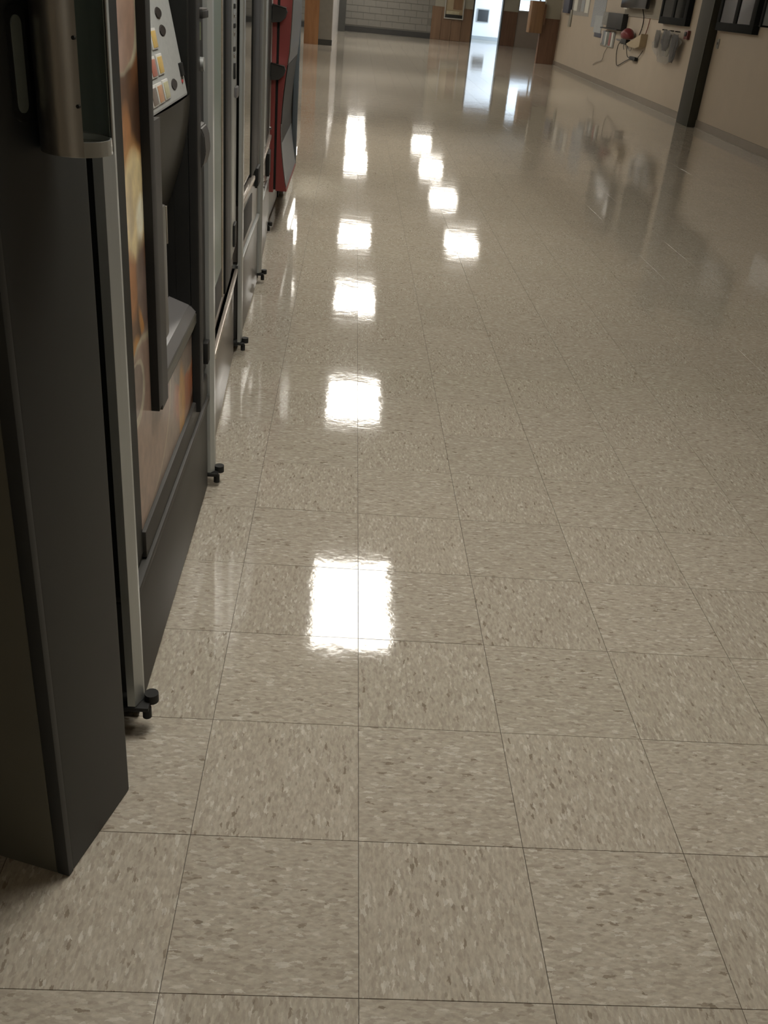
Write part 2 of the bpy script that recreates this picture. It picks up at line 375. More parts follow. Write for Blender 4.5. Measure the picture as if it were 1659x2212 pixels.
L.new(fr.outputs[0], mx.inputs[0]); L.new(tr.outputs[0], mx.inputs[1]); L.new(gs.outputs[0], mx.inputs[2]); L.new(mx.outputs[0], N['Material Output'].inputs[0])
link('pane', box_bm(bmesh.new(), 5.46, 6.86, YB+.09, YB+.096, 1.11, 2.27), gl, w)
for x in (5.42, 6.12, 6.86): link('mullion', box_bm(bmesh.new(), x, x+.04, YB+.05, YB+.13, 1.11, 2.3), MATS['pale_sill'], w)
link('head', box_bm(bmesh.new(), 5.46, 6.86, YB+.05, YB+.13, 2.26, 2.3), MATS['pale_sill'], w)
# end of the right wall: wood below, tan above
struct('trim_4', box_bm(bmesh.new(), 4.67, WX(26)+.15, 25.99, 26.05+.13, 0.001, 1.05), W_BR)
struct('trim_5', box_bm(bmesh.new(), 4.72, WX(26)+.15, 26.0, 26.05+.13, 1.051, CEIL), TANG)

# ceiling lights ---------------------------------------------------------
DIFF = mat('diffuser', (.8, .8, .75), .5, emit=(1.0, .95, .86), es=LAMP)
FRM = mat('troffer_frame', (.6, .6, .57), .5)
first = None
for n, (x, y, row) in enumerate(LAMP_XY):
    nice = {-7.0: 'added unseen behind the camera as dim fill', 1.02: 'above the near coffee machine', 5.05: 'above the red machine', 9.08: 'just past the machines', 13.1: 'level with the dark post',
            17.2: 'level with the wall screen', 25.4: 'above the grey pier', 29.4: 'between pier and back wall', 33.3: 'closest to the block wall'}
    nice2 = {17.2: 'nearest', 21.6: 'second nearest', 25.7: 'third', 30.0: 'furthest'}
    lab = ('fluorescent ceiling panel of the left row, '+nice[y]) if row == 'main' else ('fluorescent ceiling panel of the right row, %s of four' % nice2[y])
    t = thing('ceiling_light', lab, 'ceiling light', (x, y, CEIL), 0, 'fluorescent ceiling panels')
    P = Part(t)
    if first is None:
        bm = bmesh.new()
        for a in ((-.32, .32, -.62, -.595), (-.32, .32, .595, .62), (-.32, -.295, -.595, .595), (.295, .32, -.595, .595)):
            box_bm(bm, x+a[0], x+a[1], y+a[2], y+a[3], CEIL-.03, CEIL-.001)
        f = P.add('frame', bm, FRM); q = P.box('diffuser', x-.294, x+.294, y-.594, y+.594, CEIL-.02, CEIL-.004, DIFF, 0)
        first = (f, q)
    else:
        for s in first:
            o = s.copy(); C.objects.link(o); o.parent = t

# ---------------------------------------------------------------- near dark cabinet with steel tube
Nn, Ff = Vector((-.494, .207)), Vector((-.435, .407))
dirv = (Ff-Nn).normalized(); nrm = Vector((dirv.y, -dirv.x))
ang = math.atan2(dirv.y, dirv.x)-math.pi/2
t = thing('cabinet', 'tall dark grey cabinet at the left edge nearest the camera, steel tube on its side', 'cabinet', (Nn.x, Nn.y, 0), ang)
LEN = (Ff-Nn).length
def cbox(name, x0, x1, y0, y1, z0, z1, m, bev=.003, parent=None): return link(name, box_bm(bmesh.new(), x0, x1, y0, y1, z0, z1, bev), m, parent or t, smooth=bev > 0)
cbox('body', -.40, -.0, .012, LEN, .0, 1.72, CAB, .004)
cbox('front_panel', -.40, -.022, -.002, .012, .0, 1.72, CABF, .003)
cbox('corner_post', -.022, .001, -.002, .012, .0, 1.72, CAB, .002)
cbox('top_cap', -.41, .01, -.012, LEN+.005, 1.72, 1.75, CAB, .004)
# side grip: a recessed slot with a pale lining (frame and lining)
def yz_round(bm, x0, x1, cy, cz, hw, hh, r, seg=6):
    pts = []
    for qx, qz, a0 in ((1, 1, 0), (-1, 1, 90), (-1, -1, 180), (1, -1, 270)):
        for k in range(seg+1):
            a = math.radians(a0+90*k/seg); pts.append((cy+qx*(hw-r)+r*math.cos(a), cz+qz*(hh-r)+r*math.sin(a)))
    prism(bm, pts, 'x', x0, x1)
    return bm
link('grip_bezel', yz_round(bmesh.new(), 0, .004, .077, 1.252, .0155, .060, .013), BLK, t)
o = link('grip_lining', yz_round(bmesh.new(), .004, .0052, .074, 1.252, .0095, .050, .009), mat('pale_green_grip', (.22, .25, .23), .3, .2, var=.15, vscale=30), t); o['label'] = 'pale grey green grip inlay'
# steel tube with an open side and a rounded foot
tc = Vector((.0430, .118)); R0, R1 = .0420, .0405
def arc_tube(bm, r0, r1, a0, a1, z0, z1, seg=40, c=tc):
    ring = []
    for k in range(seg+1):
        a = math.radians(a0+(a1-a0)*k/seg); d_ = Vector((math.cos(a), math.sin(a)))
        ring.append([bm.verts.new((c.x+d_.x*r, c.y+d_.y*r, z)) for r, z in ((r0, z0), (r0, z1), (r1, z1), (r1, z0))])
    for a, b in zip(ring, ring[1:]):
        for k in range(4): bm.faces.new((a[k], b[k], b[(k+1) % 4], a[(k+1) % 4]))
    if abs(a1-a0) < 359:
        bm.faces.new(ring[0]); bm.faces.new(ring[-1][::-1])
# opening faces away from the cabinet, towards the aisle
bm = bmesh.new(); arc_tube(bm, R0, R1, 40, 311, 1.160, 1.70); tb = link('tube_shell', bm, STEEL, t, smooth=True); tb['label'] = 'brushed steel half-open tube'
bm = bmesh.new(); arc_tube(bm, R1-.0003, R1-.0025, 0, 360, 1.159, 1.176); link('tube_rim', bm, mat('bright_steel', (.60, .62, .60), .28, .8), t, smooth=True)
bm = bmesh.new(); cyl_bm(bm, (tc.x, tc.y, 1.166), R1-.003, .006, seg=40); link('tube_foot', bm, STEEL, t, smooth=True)
bm = bmesh.new(); arc_tube(bm, R1-.0008, R1-.0022, 42, 309, 1.177, 1.699, c=tc); link('tube_liner', bm, mat('dark_steel', (.20, .23, .21), .35, .5, var=.2, vs_=(20, 20, .5), vscale=4), t, smooth=True)
for zz in (1.215, 1.285):
    bm = bmesh.new(); cyl_bm(bm, (tc.x+.0418*math.cos(math.radians(-53)), tc.y+.0418*math.sin(math.radians(-53)), zz), .0022, .004, 'y', 10); link('rivet', bm, BLK, t)

# ---------------------------------------------------------------- vending machines
def graphic_mat():
    m = bpy.data.materials.new('coffee_print'); N, L = nt(m); b = N['Principled BSDF']; b.inputs['Roughness'].default_value = .3
    g = N.new('ShaderNodeNewGeometry'); s = N.new('ShaderNodeSeparateXYZ'); L.new(g.outputs['Position'], s.inputs[0])
    nz = N.new('ShaderNodeTexNoise'); nz.inputs['Scale'].default_value = 7; nz.inputs['Detail'].default_value = 3; L.new(g.outputs['Position'], nz.inputs[0])
    dz = math_(N, L, 'MULTIPLY', math_(N, L, 'SUBTRACT', nz.outputs[0], .5), .05)
    y = math_(N, L, 'ADD', s.outputs[1], dz); z = math_(N, L, 'ADD', s.outputs[2], dz)
    gr = N.new('ShaderNodeTexNoise'); gr.inputs['Scale'].default_value = 30; gr.inputs['Detail'].default_value = 4; L.new(g.outputs['Position'], gr.inputs[0])
    rmp = N.new('ShaderNodeValToRGB'); L.new(nz.outputs[0], rmp.inputs[0])
    el = rmp.color_ramp.elements; el[0].position = .35; el[0].color = (.09, .04, .02, 1); el[1].position = .65; el[1].color = (.30, .14, .06, 1)
    cur = rmp.outputs[0]
    #    cy,  cz,   ry,  rz,  rot, colour, softness
    sh = [(.74, 1.30, .17, .10, 0, (.46, .42, .30), .12), (.735, 1.285, .135, .082, 0, (.36, .24, .18), .06),
          (.93, 1.19, .02, .10, 20, (.50, .44, .30), .5), (.86, 1.13, .05, .05, 0, (.07, .035, .02), .5), (.76, 1.10, .035, .055, 0, (.42, .19, .07), .5),
          (.80, 1.00, .12, .10, 0, (.46, .24, .08), .2), (.81, .995, .10, .09, 0, (.85, .70, .40), .25), (.845, .965, .03, .035, 0, (1, .95, .75), .6), (.77, 1.0, .03, .05, 0, (.62, .50, .30), .6),
          (.75, .86, .05, .06, 0, (.42, .18, .06), .5), (.84, .84, .05, .09, 0, (.22, .16, .13), .4), (.76, .71, .04, .05, 10, (.62, .30, .07), .5), (.82, .75, .015, .06, 20, (.55, .27, .08), .5),
          (.84, .66, .05, .03, 0, (.18, .14, .12), .5),
          (1.05, .56, .55, .21, 0, (.33, .25, .20), .05),
          (1.30, .48, .16, .09, 0, (.42, .16, .08), .4), (1.35, .58, .07, .10, 0, (.55, .50, .36), .3), (1.30, .57, .17, .085, 0, (.26, .21, .18), .05), (1.24, .44, .04, .10, 0, (.55, .30, .09), .4),
          (.80, .56, .30, .185, 0, (.52, .46, .33), .03), (.78, .555, .31, .18, 0, (.36, .255, .20), .05), (.70, .66, .13, .07, 0, (.50, .45, .34), .05), (.69, .665, .12, .06, 0, (.25, .19, .16), .05)]
    for cy, cz, ry, rz, rot, col, soft in sh:
        ca, sa = math.cos(math.radians(rot)), math.sin(math.radians(rot))
        dy = math_(N, L, 'SUBTRACT', y, cy); dzz = math_(N, L, 'SUBTRACT', z, cz)
        a = math_(N, L, 'ADD', math_(N, L, 'MULTIPLY', dy, ca/ry), math_(N, L, 'MULTIPLY', dzz, sa/ry))
        c = math_(N, L, 'ADD', math_(N, L, 'MULTIPLY', dy, -sa/rz), math_(N, L, 'MULTIPLY', dzz, ca/rz))
        r2 = math_(N, L, 'ADD', math_(N, L, 'MULTIPLY', a, a), math_(N, L, 'MULTIPLY', c, c))
        mr = N.new('ShaderNodeMapRange'); mr.inputs['From Min'].default_value = 1+soft; mr.inputs['From Max'].default_value = 1-soft; L.new(r2, mr.inputs[0])
        mx = N.new('ShaderNodeMix'); mx.data_type = 'RGBA'; L.new(mr.outputs[0], mx.inputs[0]); L.new(cur, mx.inputs[6]); mx.inputs[7].default_value = (*col, 1); cur = mx.outputs[2]
    k = N.new('ShaderNodeMapRange'); k.inputs['From Min'].default_value = .3; k.inputs['From Max'].default_value = .7; k.inputs['To Min'].default_value = .8; k.inputs['To Max'].default_value = 1.15; L.new(gr.outputs[0], k.inputs[0])
    mu = N.new('ShaderNodeVectorMath'); mu.operation = 'SCALE'; L.new(cur, mu.inputs[0]); L.new(k.outputs[0], mu.inputs['Scale'])
    L.new(mu.outputs[0], b.inputs['Base Color'])
    return m
PRINT = graphic_mat()

def machine_base(name, label, y0, y1, xf, strip_x, kick_m, kick_top, body_m=BODY, cat='vending machine', foot=True, rail_m=ALUD, poly=None, rail=True, strip_bot=.05, body_back=.05, sw=.034, phi=0):
    """cabinet body, kick panel, aluminium edge strip on the near edge and hinge foot"""
    t = thing(name, label, cat, (xf-.40, (y0+y1)/2, 0)); P = Part(t)
    bm = bmesh.new(); xb_ = XL+.14; tuck = (xf-xb_)*phi
    prism(bm, [(xb_, y0+tuck), (xf-body_back, y0), (xf-body_back, y1), (xb_, y1)], 'z', .06, 1.83); P.add('cabinet_body', bm, body_m)
    P.box('plinth', XL+.20, xf-.06, y0+.06, y1-.03, .001, .06, BLK, 0)
    P.box('kick_panel', xf-.049, xf-.008, y0+.05, y1-.004, .012, kick_top, kick_m, .003)
    if rail: P.box('lower_rail', xf-.049, xf, y0+.05, y1-.004, kick_top+.004, kick_top+.022, rail_m, .004)
    bm = bmesh.new()   # extruded L shaped strip
    prism(bm, poly or [(strip_x-sw, y0), (strip_x-sw*.32, y0), (strip_x, y0+.012), (strip_x, y0+.05), (strip_x-sw*.6, y0+.056), (strip_x-sw, y0+.05)], 'z', strip_bot, 1.83)
    P.add('edge_strip', bm, ALU)
    # hinge foot: bracket and pin under the strip
    if foot:
        f = P.box('hinge_bracket', strip_x-.05, strip_x+.012, y0-.004, y0+.045, strip_bot-.012, strip_bot-.002, BLK, .002)
        bm = bmesh.new(); cyl_bm(bm, (strip_x+.006, y0+.012, strip_bot-.024), .009, .024, 'z', 14); P.add('hinge_pin', bm, BLK, f, True)
        bm = bmesh.new(); cyl_bm(bm, (strip_x+.013, y0+.028, strip_bot+.002), .014, .020, 'z', 14); P.add('hinge_knob', bm, BLK, f, True)
    if phi:      # the machine stands slightly turned about its near front corner
        pv = Vector((strip_x, y0, 0)); t.location = pv+Matrix.Rotation(phi, 3, 'Z') @ (t.location-pv); t.rotation_euler.z = phi
    return t, P

# 1 - coffee machine
t, P = machine_base('coffee_machine', 'black coffee machine with coffee cup picture panel and slanted button pad, nearest of the row', .555, 1.620, -.447, -.437, mat('kick_panel_dark', (.062, .06, .055), .5, spec=.3, var=.08, vscale=6), .285, body_back=.145, rail_m=GREYP, strip_bot=.075, poly=[(-.4655, .553), (-.4505, .553), (-.439, .580), (-.439, .590), (-.4655, .590)])
X = -.447
bm = bmesh.new()
for a in ((.556, .936, .06, 1.83), (.936, .985, .06, 1.10), (1.40, 1.62, .06, 1.83), (.985, 1.40, .06, .560), (.985, 1.40, 1.62, 1.83)): box_bm(bm, X-.144, X-.0500, *a)
for a in ((.592, .936, .31, 1.83), (.936, .985, .31, 1.10), (1.40, 1.62, .31, 1.83), (.985, 1.40, .31, .560), (.985, 1.40, 1.62, 1.83)): box_bm(bm, X-.0495, X-.016, *a)
P.add('door_panel', bm, BLK)
P.box('bottom_rail', X-.049, X-.006, .735, 1.618, .311, .372, GREYP, .004)
P.box('black_channel', X-.0155, X-.0135, .592, .735, .325, 1.80, BLKG, 0)  # black channel strip between edge strip and picture panel
bm = bmesh.new()
for a in ((.736, .92, .373, 1.80), (.92, .985, .373, 1.10), (1.40, 1.405, .373, .56), (1.40, 1.60, .373, .56), (.985, 1.40, .373, .560)): box_bm(bm, X-.016, X-.0145, *a)
P.add('picture_panel', bm, PRINT)
# delivery bezel: near rail, far rail, joined by the chin and the tray
def post_rail(name, y0, y1, z0, z1, d, m):
    bm = bmesh.new(); box_bm(bm, X-.0144, X+d, y0, y1, z0, z1)
    es = [e for e in bm.edges if all(v.co.x > X for v in e.verts)]
    bmesh.ops.bevel(bm, geom=es, offset=min(.009, d*.6), segments=4, profile=.5, affect='EDGES')
    return P.add(name, bm, m, smooth=True)
post_rail('near_rail', .876, .918, .575, 1.80, .002, BLK)
post_rail('far_rail', 1.405, 1.462, .345, 1.80, .006, BLK)
post_rail('inner_bezel_near', .919, .985, .56, 1.119, .000, GREYP)
P.box('upper_bezel_near', X-.0144, X-.006, .919, .935, 1.12, 1.80, BLK, .001)
# slanted keypad: plate leaning back towards the top
bm = bmesh.new()
xb, xt, zb, zt = X-.010, X-.066, 1.121, 1.40
prism(bm, [(xb, zb), (xb+.0, zb+.004), (xt, zt), (xt-.02, zt), (xb-.03, zb)], 'y', .938, 1.37)
pad = P.add('button_pad', bm, PAD, label='slanted pale grey button pad')
sl = (xt-xb)/(zt-zb)
def on_pad(name, yc, zc, w, h, m, proud, parent=pad, oval=False):
    bm = bmesh.new()
    if oval:
        cyl_bm(bm, (0, 0, 0), 1, 1, 'x', 20)
        for v in bm.verts: v.co = Vector((v.co.x*proud, v.co.y*w/2, v.co.z*h/2))
        bmesh.ops.bevel(bm, geom=[e for e in bm.edges if all(v.co.x > 0 for v in e.verts)], offset=proud*.3, segments=2, affect='EDGES')
    else: box_bm(bm, -proud, proud, -w/2, w/2, -h/2, h/2, .001)
    bmesh.ops.transform(bm, matrix=Matrix.Translation((xb+sl*(zc-zb), yc, zc)) @ Matrix.Rotation(math.atan(sl), 4, 'Y'), verts=bm.verts)
    bmesh.ops.translate(bm, verts=bm.verts, vec=-P.o)
    return link(name, bm, m, parent, smooth=True)
cream = mat('button_cream', (.42, .40, .25), .4, var=.3, vscale=60); yel = mat('button_yellow', (.52, .36, .11), .4, var=.25, vscale=60)
redb = mat('button_red', (.36, .13, .09), .4, var=.3, vscale=60); grb = mat('button_brown', (.16, .13, .11), .4, var=.4, vscale=60); orb = mat('button_orange', (.42, .24, .14), .4, var=.3, vscale=60)
whf = mat('button_frame', (.52, .52, .50), .4)
for yc, zc, m in ((1.010, 1.150, grb), (1.072, 1.150, orb), (1.138, 1.151, cream), (.985, 1.194, orb), (1.055, 1.195, redb), (1.128, 1.196, yel), (1.04, 1.240, cream), (1.118, 1.240, yel), (1.09, 1.284, cream)):
    f = on_pad('button', yc, zc, .058, .036, whf, .0030)
    on_pad('button_face', yc+.002, zc-.001, .044, .029, m, .0040, f)
for yc, zc in ((1.237, 1.152), (1.230, 1.250), (1.222, 1.281)):
    on_pad('round_button', yc, zc, .062, .021, mat('dark_knob', (.03, .026, .024), .5, spec=.3), .005, oval=True)
on_pad('latch', 1.345, 1.172, .030, .026, BLK, .006)
on_pad('red_lamp', 1.335, 1.150, .012, .006, mat('small_red', (.4, .06, .06), .4), .003)
P.box('pad_side', X-.05, X-.008, 1.372, 1.398, 1.12, 1.61, BLKG, .003)
# chin below the pad: bulging shell that falls back towards the cup bay
bm = bmesh.new(); n, mseg = 12, 10; grid = []
for a in range(n+1):
    u = a/n; row = []
    for c in range(mseg+1):
        w = c/mseg
        yy = .986+(1.398-.986)*w
        zlow = .955-.07*math.sin(math.pi*(.25+.5*w))-.03*w
        zz = 1.120+(zlow-1.120)*u
        xx = X-.008-.055*(u**1.7)+.004*math.sin(math.pi*w)*(1-u)
        row.append(bm.verts.new((xx, yy, zz)))
    grid.append(row)
for a in range(n):
    for c in range(mseg): bm.faces.new((grid[a][c], grid[a][c+1], grid[a+1][c+1], grid[a+1][c]))
bmesh.ops.solidify(bm, geom=bm.faces, thickness=.006)
P.add('chin_shell', bm, FAIR, smooth=True)
# curved body panel under the chin sweeping to the bay
bm = bmesh.new()
box_bm(bm, X-.143, X-.12, .99, 1.395, .565, 1.615); P.add('bay_back', bm, BLKG)
bm = bmesh.new(); box_bm(bm, X-.045, X-.005, .986, 1.050, .68, .95, .006); P.add('cup_door_near', bm, FAIR, smooth=True)
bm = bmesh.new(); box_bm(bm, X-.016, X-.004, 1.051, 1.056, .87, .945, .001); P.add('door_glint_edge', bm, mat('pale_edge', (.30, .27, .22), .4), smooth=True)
# tray: wedge lip, lighter top
bm = bmesh.new(); prism(bm, [(X-.07, .650), (X-.02, .632), (X-.002, .612), (X-.002, .59), (X-.012, .565), (X-.07, .565)], 'y', .986, 1.42); tr_ = P.add('drip_tray', bm, FAIR)
bm = bmesh.new(); prism(bm, [(X-.068, .654), (X-.02, .636), (X-.0035, .618), (X-.006, .614), (X-.068, .646)], 'y', 1.0, 1.41); P.add('tray_top', bm, TRAY, tr_)
# coin mechanism column
P.box('coin_column', X-.0155, X-.010, 1.464, 1.618, .39, 1.80, BLK, .002)
P.box('bill_slot', X-.010, X+.012, 1.47, 1.56, 1.268, 1.284, BLK, .003)
P.box('bill_slot_lip', X-.004, X+.010, 1.475, 1.555, 1.2845, 1.2885, TRAY, .001)
P.box('display', X-.010, X-.0075, 1.50, 1.57, 1.220, 1.258, mat('display_green', (.25, .32, .16), .4, var=.4, vs_=(1, 1, 8), vscale=30), .001)
P.box('upper_display', X-.010, X-.0075, 1.50, 1.57, 1.305, 1.34, mat('display_yellow', (.52, .50, .12), .4, var=.2, vscale=30), .001)
bm = bmesh.new(); cyl_bm(bm, (X+.002, 1.475, 1.176), .015, .022, 'x', 20); kn = P.add('coin_knob', bm, ALUD, smooth=True)
P.box('lever', X-.008, X-.002, 1.468, 1.476, 1.18, 1.205, ALUD, .001, kn)
bm = bmesh.new(); prism(bm, [(X-.009, 1.045), (X+.004, 1.040), (X+.012, 1.022), (X+.015, .985), (X+.008, .955), (X-.009, .935)], 'y', 1.475, 1.56)
bmesh.ops.bevel(bm, geom=list(bm.edges), offset=.003, segments=2, affect='EDGES'); P.add('coin_return_cup', bm, GREYP, smooth=True)
P.box('lock_block', X-.010, X+.004, 1.56, 1.60, .42, .48, BLK, .003)

# 2 - snack machine, tall glass with a painted green reflection
t, P = machine_base('snack_machine', 'snack machine with tall glass, pale green reflection painted on, and silver button column, second in the row', 1.630, 2.775, -.455, -.437, KICKT, .34, rail_m=ALUD, phi=.041)
X = -.455
P.box('glass_frame', X-.049, X-.010, 1.71, 2.48, .43, 1.80, BLK, .002)
g_ = P.box('glass_pane', X-.0095, X-.004, 1.715, 2.150, .53, 1.78, GLASSG, 0, label='glass with painted pale green reflection')
P.box('glass_foot', X-.0095, X-.003, 1.715, 2.150, .432, .528, BLK, .001)
P.box('warm_edge', X-.0095, X-.001, 2.16, 2.19, .43, 1.78, mat('warm_metal', (.34, .29, .22), .3, .5, var=.3, vs_=(1, 1, 30), vscale=3), .001)
P.box('black_mullion', X-.0095, X+.004, 2.225, 2.445, .42, 1.80, BLKG, .003)
P.box('button_column', X-.049, X-.002, 2.57, 2.77, .45, 1.80, ALU, .003)
P.box('side_channel', X-.0095, X-.004, 2.45, 2.565, .45, 1.80, ALUD, .001)
for k, z in enumerate((1.262, 1.235, 1.205, 1.18, 1.135, 1.115)):
    P.box('selection_key', X-.0035, X+.003, 2.60+.01*(k % 2), 2.65, z, z+.014, CHROME if k % 2 else BLK, .001)
P.box('coin_slot', X-.002, X+.008, 2.67, 2.74, .985, 1.02, TRAY, .004)
P.box('card_slot', X-.002, X+.004, 2.61, 2.65, 1.05, 1.10, BLK, .002)
P.box('lock_plate', X-.002, X+.006, 2.62, 2.70, .48, .56, BLK, .004)
P.box('delivery_flap', X-.049, X-.012, 1.71, 2.77, .366, .425, KICKT, .003)
P.box('bright_trim', X-.02, X+.008, 1.71, 2.77, .345, .362, mat('bright_trim', (.45, .40, .35), .25, .6, var=.05), .004)

# 3 - dark glass machine
t, P = machine_base('snack_machine', 'dark glass fronted machine with mirror like pane, third in the row', 2.80, 3.83, -.493, -.482, KICK, .33, sw=.016, phi=.012)
X = -.493
P.box('glass_frame', X-.049, X-.012, 2.86, 3.81, .60, 1.80, BLK, .002)
P.box('glass_pane', X-.0115, X-.006, 2.87, 3.335, .625, 1.78, GLASSD, 0)
P.box('black_mullion', X-.0115, X-.002, 3.34, 3.66, .60, 1.80, BLKG, .003)
P.box('button_column', X-.0115, X-.002, 3.665, 3.80, .50, 1.80, GREYP, .003)
P.box('sill_trim', X-.012, X+.010, 2.86, 3.40, .585, .604, mat('bright_trim', (.45, .40, .35)), .004)
P.box('delivery_panel', X-.049, X-.010, 2.86, 3.81, .36, .58, KICKT, .003)
P.box('delivery_slot', X-.0095, X-.006, 2.95, 3.45, .40, .52, BLK, .003)
P.box('lock_plate', X-.01, X+.008, 3.60, 3.72, .52, .60, BLK, .004)

# 4 - black machine with silver coin column
t, P = machine_base('drink_machine', 'black drink machine with thin silver edging, fourth in the row beside the red one', 3.855, 4.90, -.505, -.494, KICK, .33, phi=.035)
X = -.505
P.box('door_panel', X-.049, X-.010, 3.91, 4.88, .58, 1.80, BLKG, .003)
P.box('sill_trim', X-.012, X+.006, 3.91, 4.88, .555, .575, mat('bright_trim', (.45, .40, .35)), .004)
P.box('delivery_panel', X-.049, X-.010, 3.91, 4.88, .36, .55, KICKT, .003)
for k in range(3):
    bm = bmesh.new(); cyl_bm(bm, (X-.004, 4.10+.05*k, .47-.035*k), .014, .016, 'x', 12); P.add('rivet', bm, CHROME, smooth=True)
P.box('silver_column', X-.010, X-.003, 3.92, 4.26, .60, 1.80, ALUD, .002)
P.box('bright_bead', X-.010, X+.000, 4.265, 4.285, .60, 1.80, ALU, .001)
P.box('coin_plate', X-.003, X+.003, 4.0, 4.12, .93, .97, ALU, .002)
P.box('lock_plate', X-.010, X+.010, 4.55, 4.72, .40, .52, BLK, .004)

# 5 - red machine with a waisted door
t, P = machine_base('drink_machine', 'red drink machine with curved waisted door standing proud of the row', 4.935, 5.99, -.565, -.552, ALUD, .20, body_m=RED, rail=False, sw=.018)
prof = [(.245, -.438), (.30, -.452), (.40, -.468), (.50, -.480), (.60, -.486), (.70, -.482), (.80, -.474), (.90, -.462), (1.0, -.450), (1.12, -.444), (1.30, -.438), (1.60, -.440), (1.80, -.452)]
y0, y1 = 4.985, 5.96
bm = bmesh.new(); prism(bm, [(-.5130, .245)]+[(x-.008, z) for z, x in prof]+[(-.5130, 1.8)], 'y', y0, y1); P.add('door', bm, RED, smooth=False)
P.box('door_gap', -.527, -.5135, y0+.012, y1, .25, 1.8, BLK, 0)
P.box('inner_side', -.5645, -.5275, y0, y1, .235, 1.82, RED, .003)
def skin(name, z0, z1, ya, yb, m, off=.001, th=.004):
    zs = [z0+(z1-z0)*k/14 for k in range(15)]
    def X_(z):
        for (a, xa), (b_, xb_) in zip(prof, prof[1:]):
            if a <= z <= b_: return xa+(xb_-xa)*(z-a)/(b_-a)-.008
        return prof[-1][1]-.008
    bm = bmesh.new(); prism(bm, [(X_(z)+off, z) for z in zs]+[(X_(z)+off+th, z) for z in zs[::-1]], 'y', ya, yb)
    return P.add(name, bm, m)
skin('front_upper', .94, 1.79, y0+.02, y1-.02, FAIR)
skin('front_waist', .52, .935, y0+.02, y1-.02, BLKG)
skin('front_lower', .27, .515, y0+.03, y1-.02, SLATE)
skin('edge_ribbon', .27, .62, y0+.001, y0+.028, TRAY, .001, .004)
for z in (.945, 1.235):
    bm = bmesh.new(); prism(bm, [(-.551, z), (-.478, z-.012), (-.470, z-.03), (-.48, z-.06), (-.505, z-.082), (-.551, z-.088)], 'y', 4.925, 4.966)
    g_ = P.add('lock_guard', bm, GREYP)
    bm = bmesh.new(); prism(bm, [(-.551, z+.0045), (-.474, z-.008), (-.474, z-.012), (-.551, z+.0005)], 'y', 4.915, 4.98); P.add('guard_top', bm, CHROME, g_)
for z in (.88, .60):
    bm = bmesh.new(); cyl_bm(bm, (-.548, 4.95, z), .008, .012, 'x', 10); P.add('screw', bm, CHROME)

# 6 - slate framed cooler past the red machine
t = thing('drink_cooler', 'grey framed glass cooler at the far end of the machine row', 'cooler', (-.9, 6.6, 0)); P = Part(t)
P.box('cabinet_body', XL+.06, -.56, 6.02, 7.20, .06, 1.85, SLATE, .004)
P.box('plinth', XL+.12, -.57, 6.05, 7.15, .001, .06, BLK, 0)
P.box('kick_panel', -.559, -.53, 6.04, 7.19, .02, .16, KICKT, .003)
P.box('door_side', -.559, -.500, 6.03, 7.19, .17, 1.8, STEEL, .004)
P.box('door_frame', -.485, -.452, 6.05, 6.13, .23, 1.82, SLATE, .004)
P.box('door_frame', -.4995, -.486, 6.06, 6.10, .23, 1.82, BLK, .002)
P.box('glass_pane', -.485, -.478, 6.131, 7.10, .26, 1.75, GLASSD, 0)
P.box('top_hood', -.559, -.455, 6.0, 6.05, 1.19, 1.85, GREYP, .004)
P.box('catch', -.500, -.488, 6.01, 6.03, 1.10, 1.13, PAPER, .002)
P.box('lit_panel', -.4995, -.488, 6.14, 6.9, .17, .255, mat('lit_strip', (.8, .8, .8), .4, emit=(1, .98, .9), es=4.0), 0, label='small white lit strip')

# ---------------------------------------------------------------- right wall objects
def case(yA, yB, z0, z1, label, papers):
    r = wroot('display_case', (yA+yB)/2, label, 'display case', 'black framed display cases')
    wbox(r, 'backing', .0008, .010, yA+.01, yB-.01, z0+.01, z1-.01, mat('case_felt', (.16, .155, .14), .8, var=.15, vscale=5))
    fw_, dp = .10, .085
    wbox(r, 'frame_bottom', .0008, dp, yA, yB, z0, z0+fw_, FRAMEB, .006); wbox(r, 'frame_top', .0008, dp, yA, yB, z1-fw_, z1, FRAMEB, .006)
    wbox(r, 'frame_side', .0008, dp, yA, yA+fw_*1.5, z0+fw_, z1-fw_, FRAMEB, .006); wbox(r, 'frame_side', .0008, dp, yB-fw_, yB, z0+fw_, z1-fw_, FRAMEB, .006)
    ym = (yA+yB)/2
    wbox(r, 'mullion', .0108, dp, ym-.06, ym+.06, z0+fw_, z1-fw_, FRAMEB, .006)
    wbox(r, 'pane', .070, .074, yA+fw_*1.5+.001, ym-.061, z0+fw_+.001, z1-fw_-.001, gl, 0); wbox(r, 'pane', .070, .074, ym+.061, yB-fw_-.001, z0+fw_+.001, z1-fw_-.001, gl, 0)
    for a, b, c, d_, m in papers: wbox(r, 'paper', .012, .016, a, b, c, d_, m, 0)
    return r
case(14.72, 16.22, 1.25, 2.3, 'black two pane display case with pale papers, between the wall screen and the dark post', [(15.62, 15.82, 1.36, 2.15, PAPER), (15.86, 16.05, 1.36, 2.15, PAPER), (14.95, 15.35, 1.38, 2.1, PAPERG)])
case(11.84, 13.27, 1.25, 2.3, 'black two pane display case with grey backing, right of the dark post', [(12.75, 13.05, 1.42, 2.15, PAPERG), (12.05, 12.4, 1.42, 2.1, PAPERG)])
r = wroot('display_case', 11.0, 'dark wall case at the right edge of the picture, past the grey backed display case', 'display case', 'black framed display cases')
wbox(r, 'case_body', .0008, .09, 10.6, 11.55, 1.36, 2.3, mat('dark_teal_case', (.03, .04, .038), .4, var=.1), .006)
wbox(r, 'frame', .0008, .10, 11.551, 11.62, 1.34, 2.3, FRAMEB, .006)
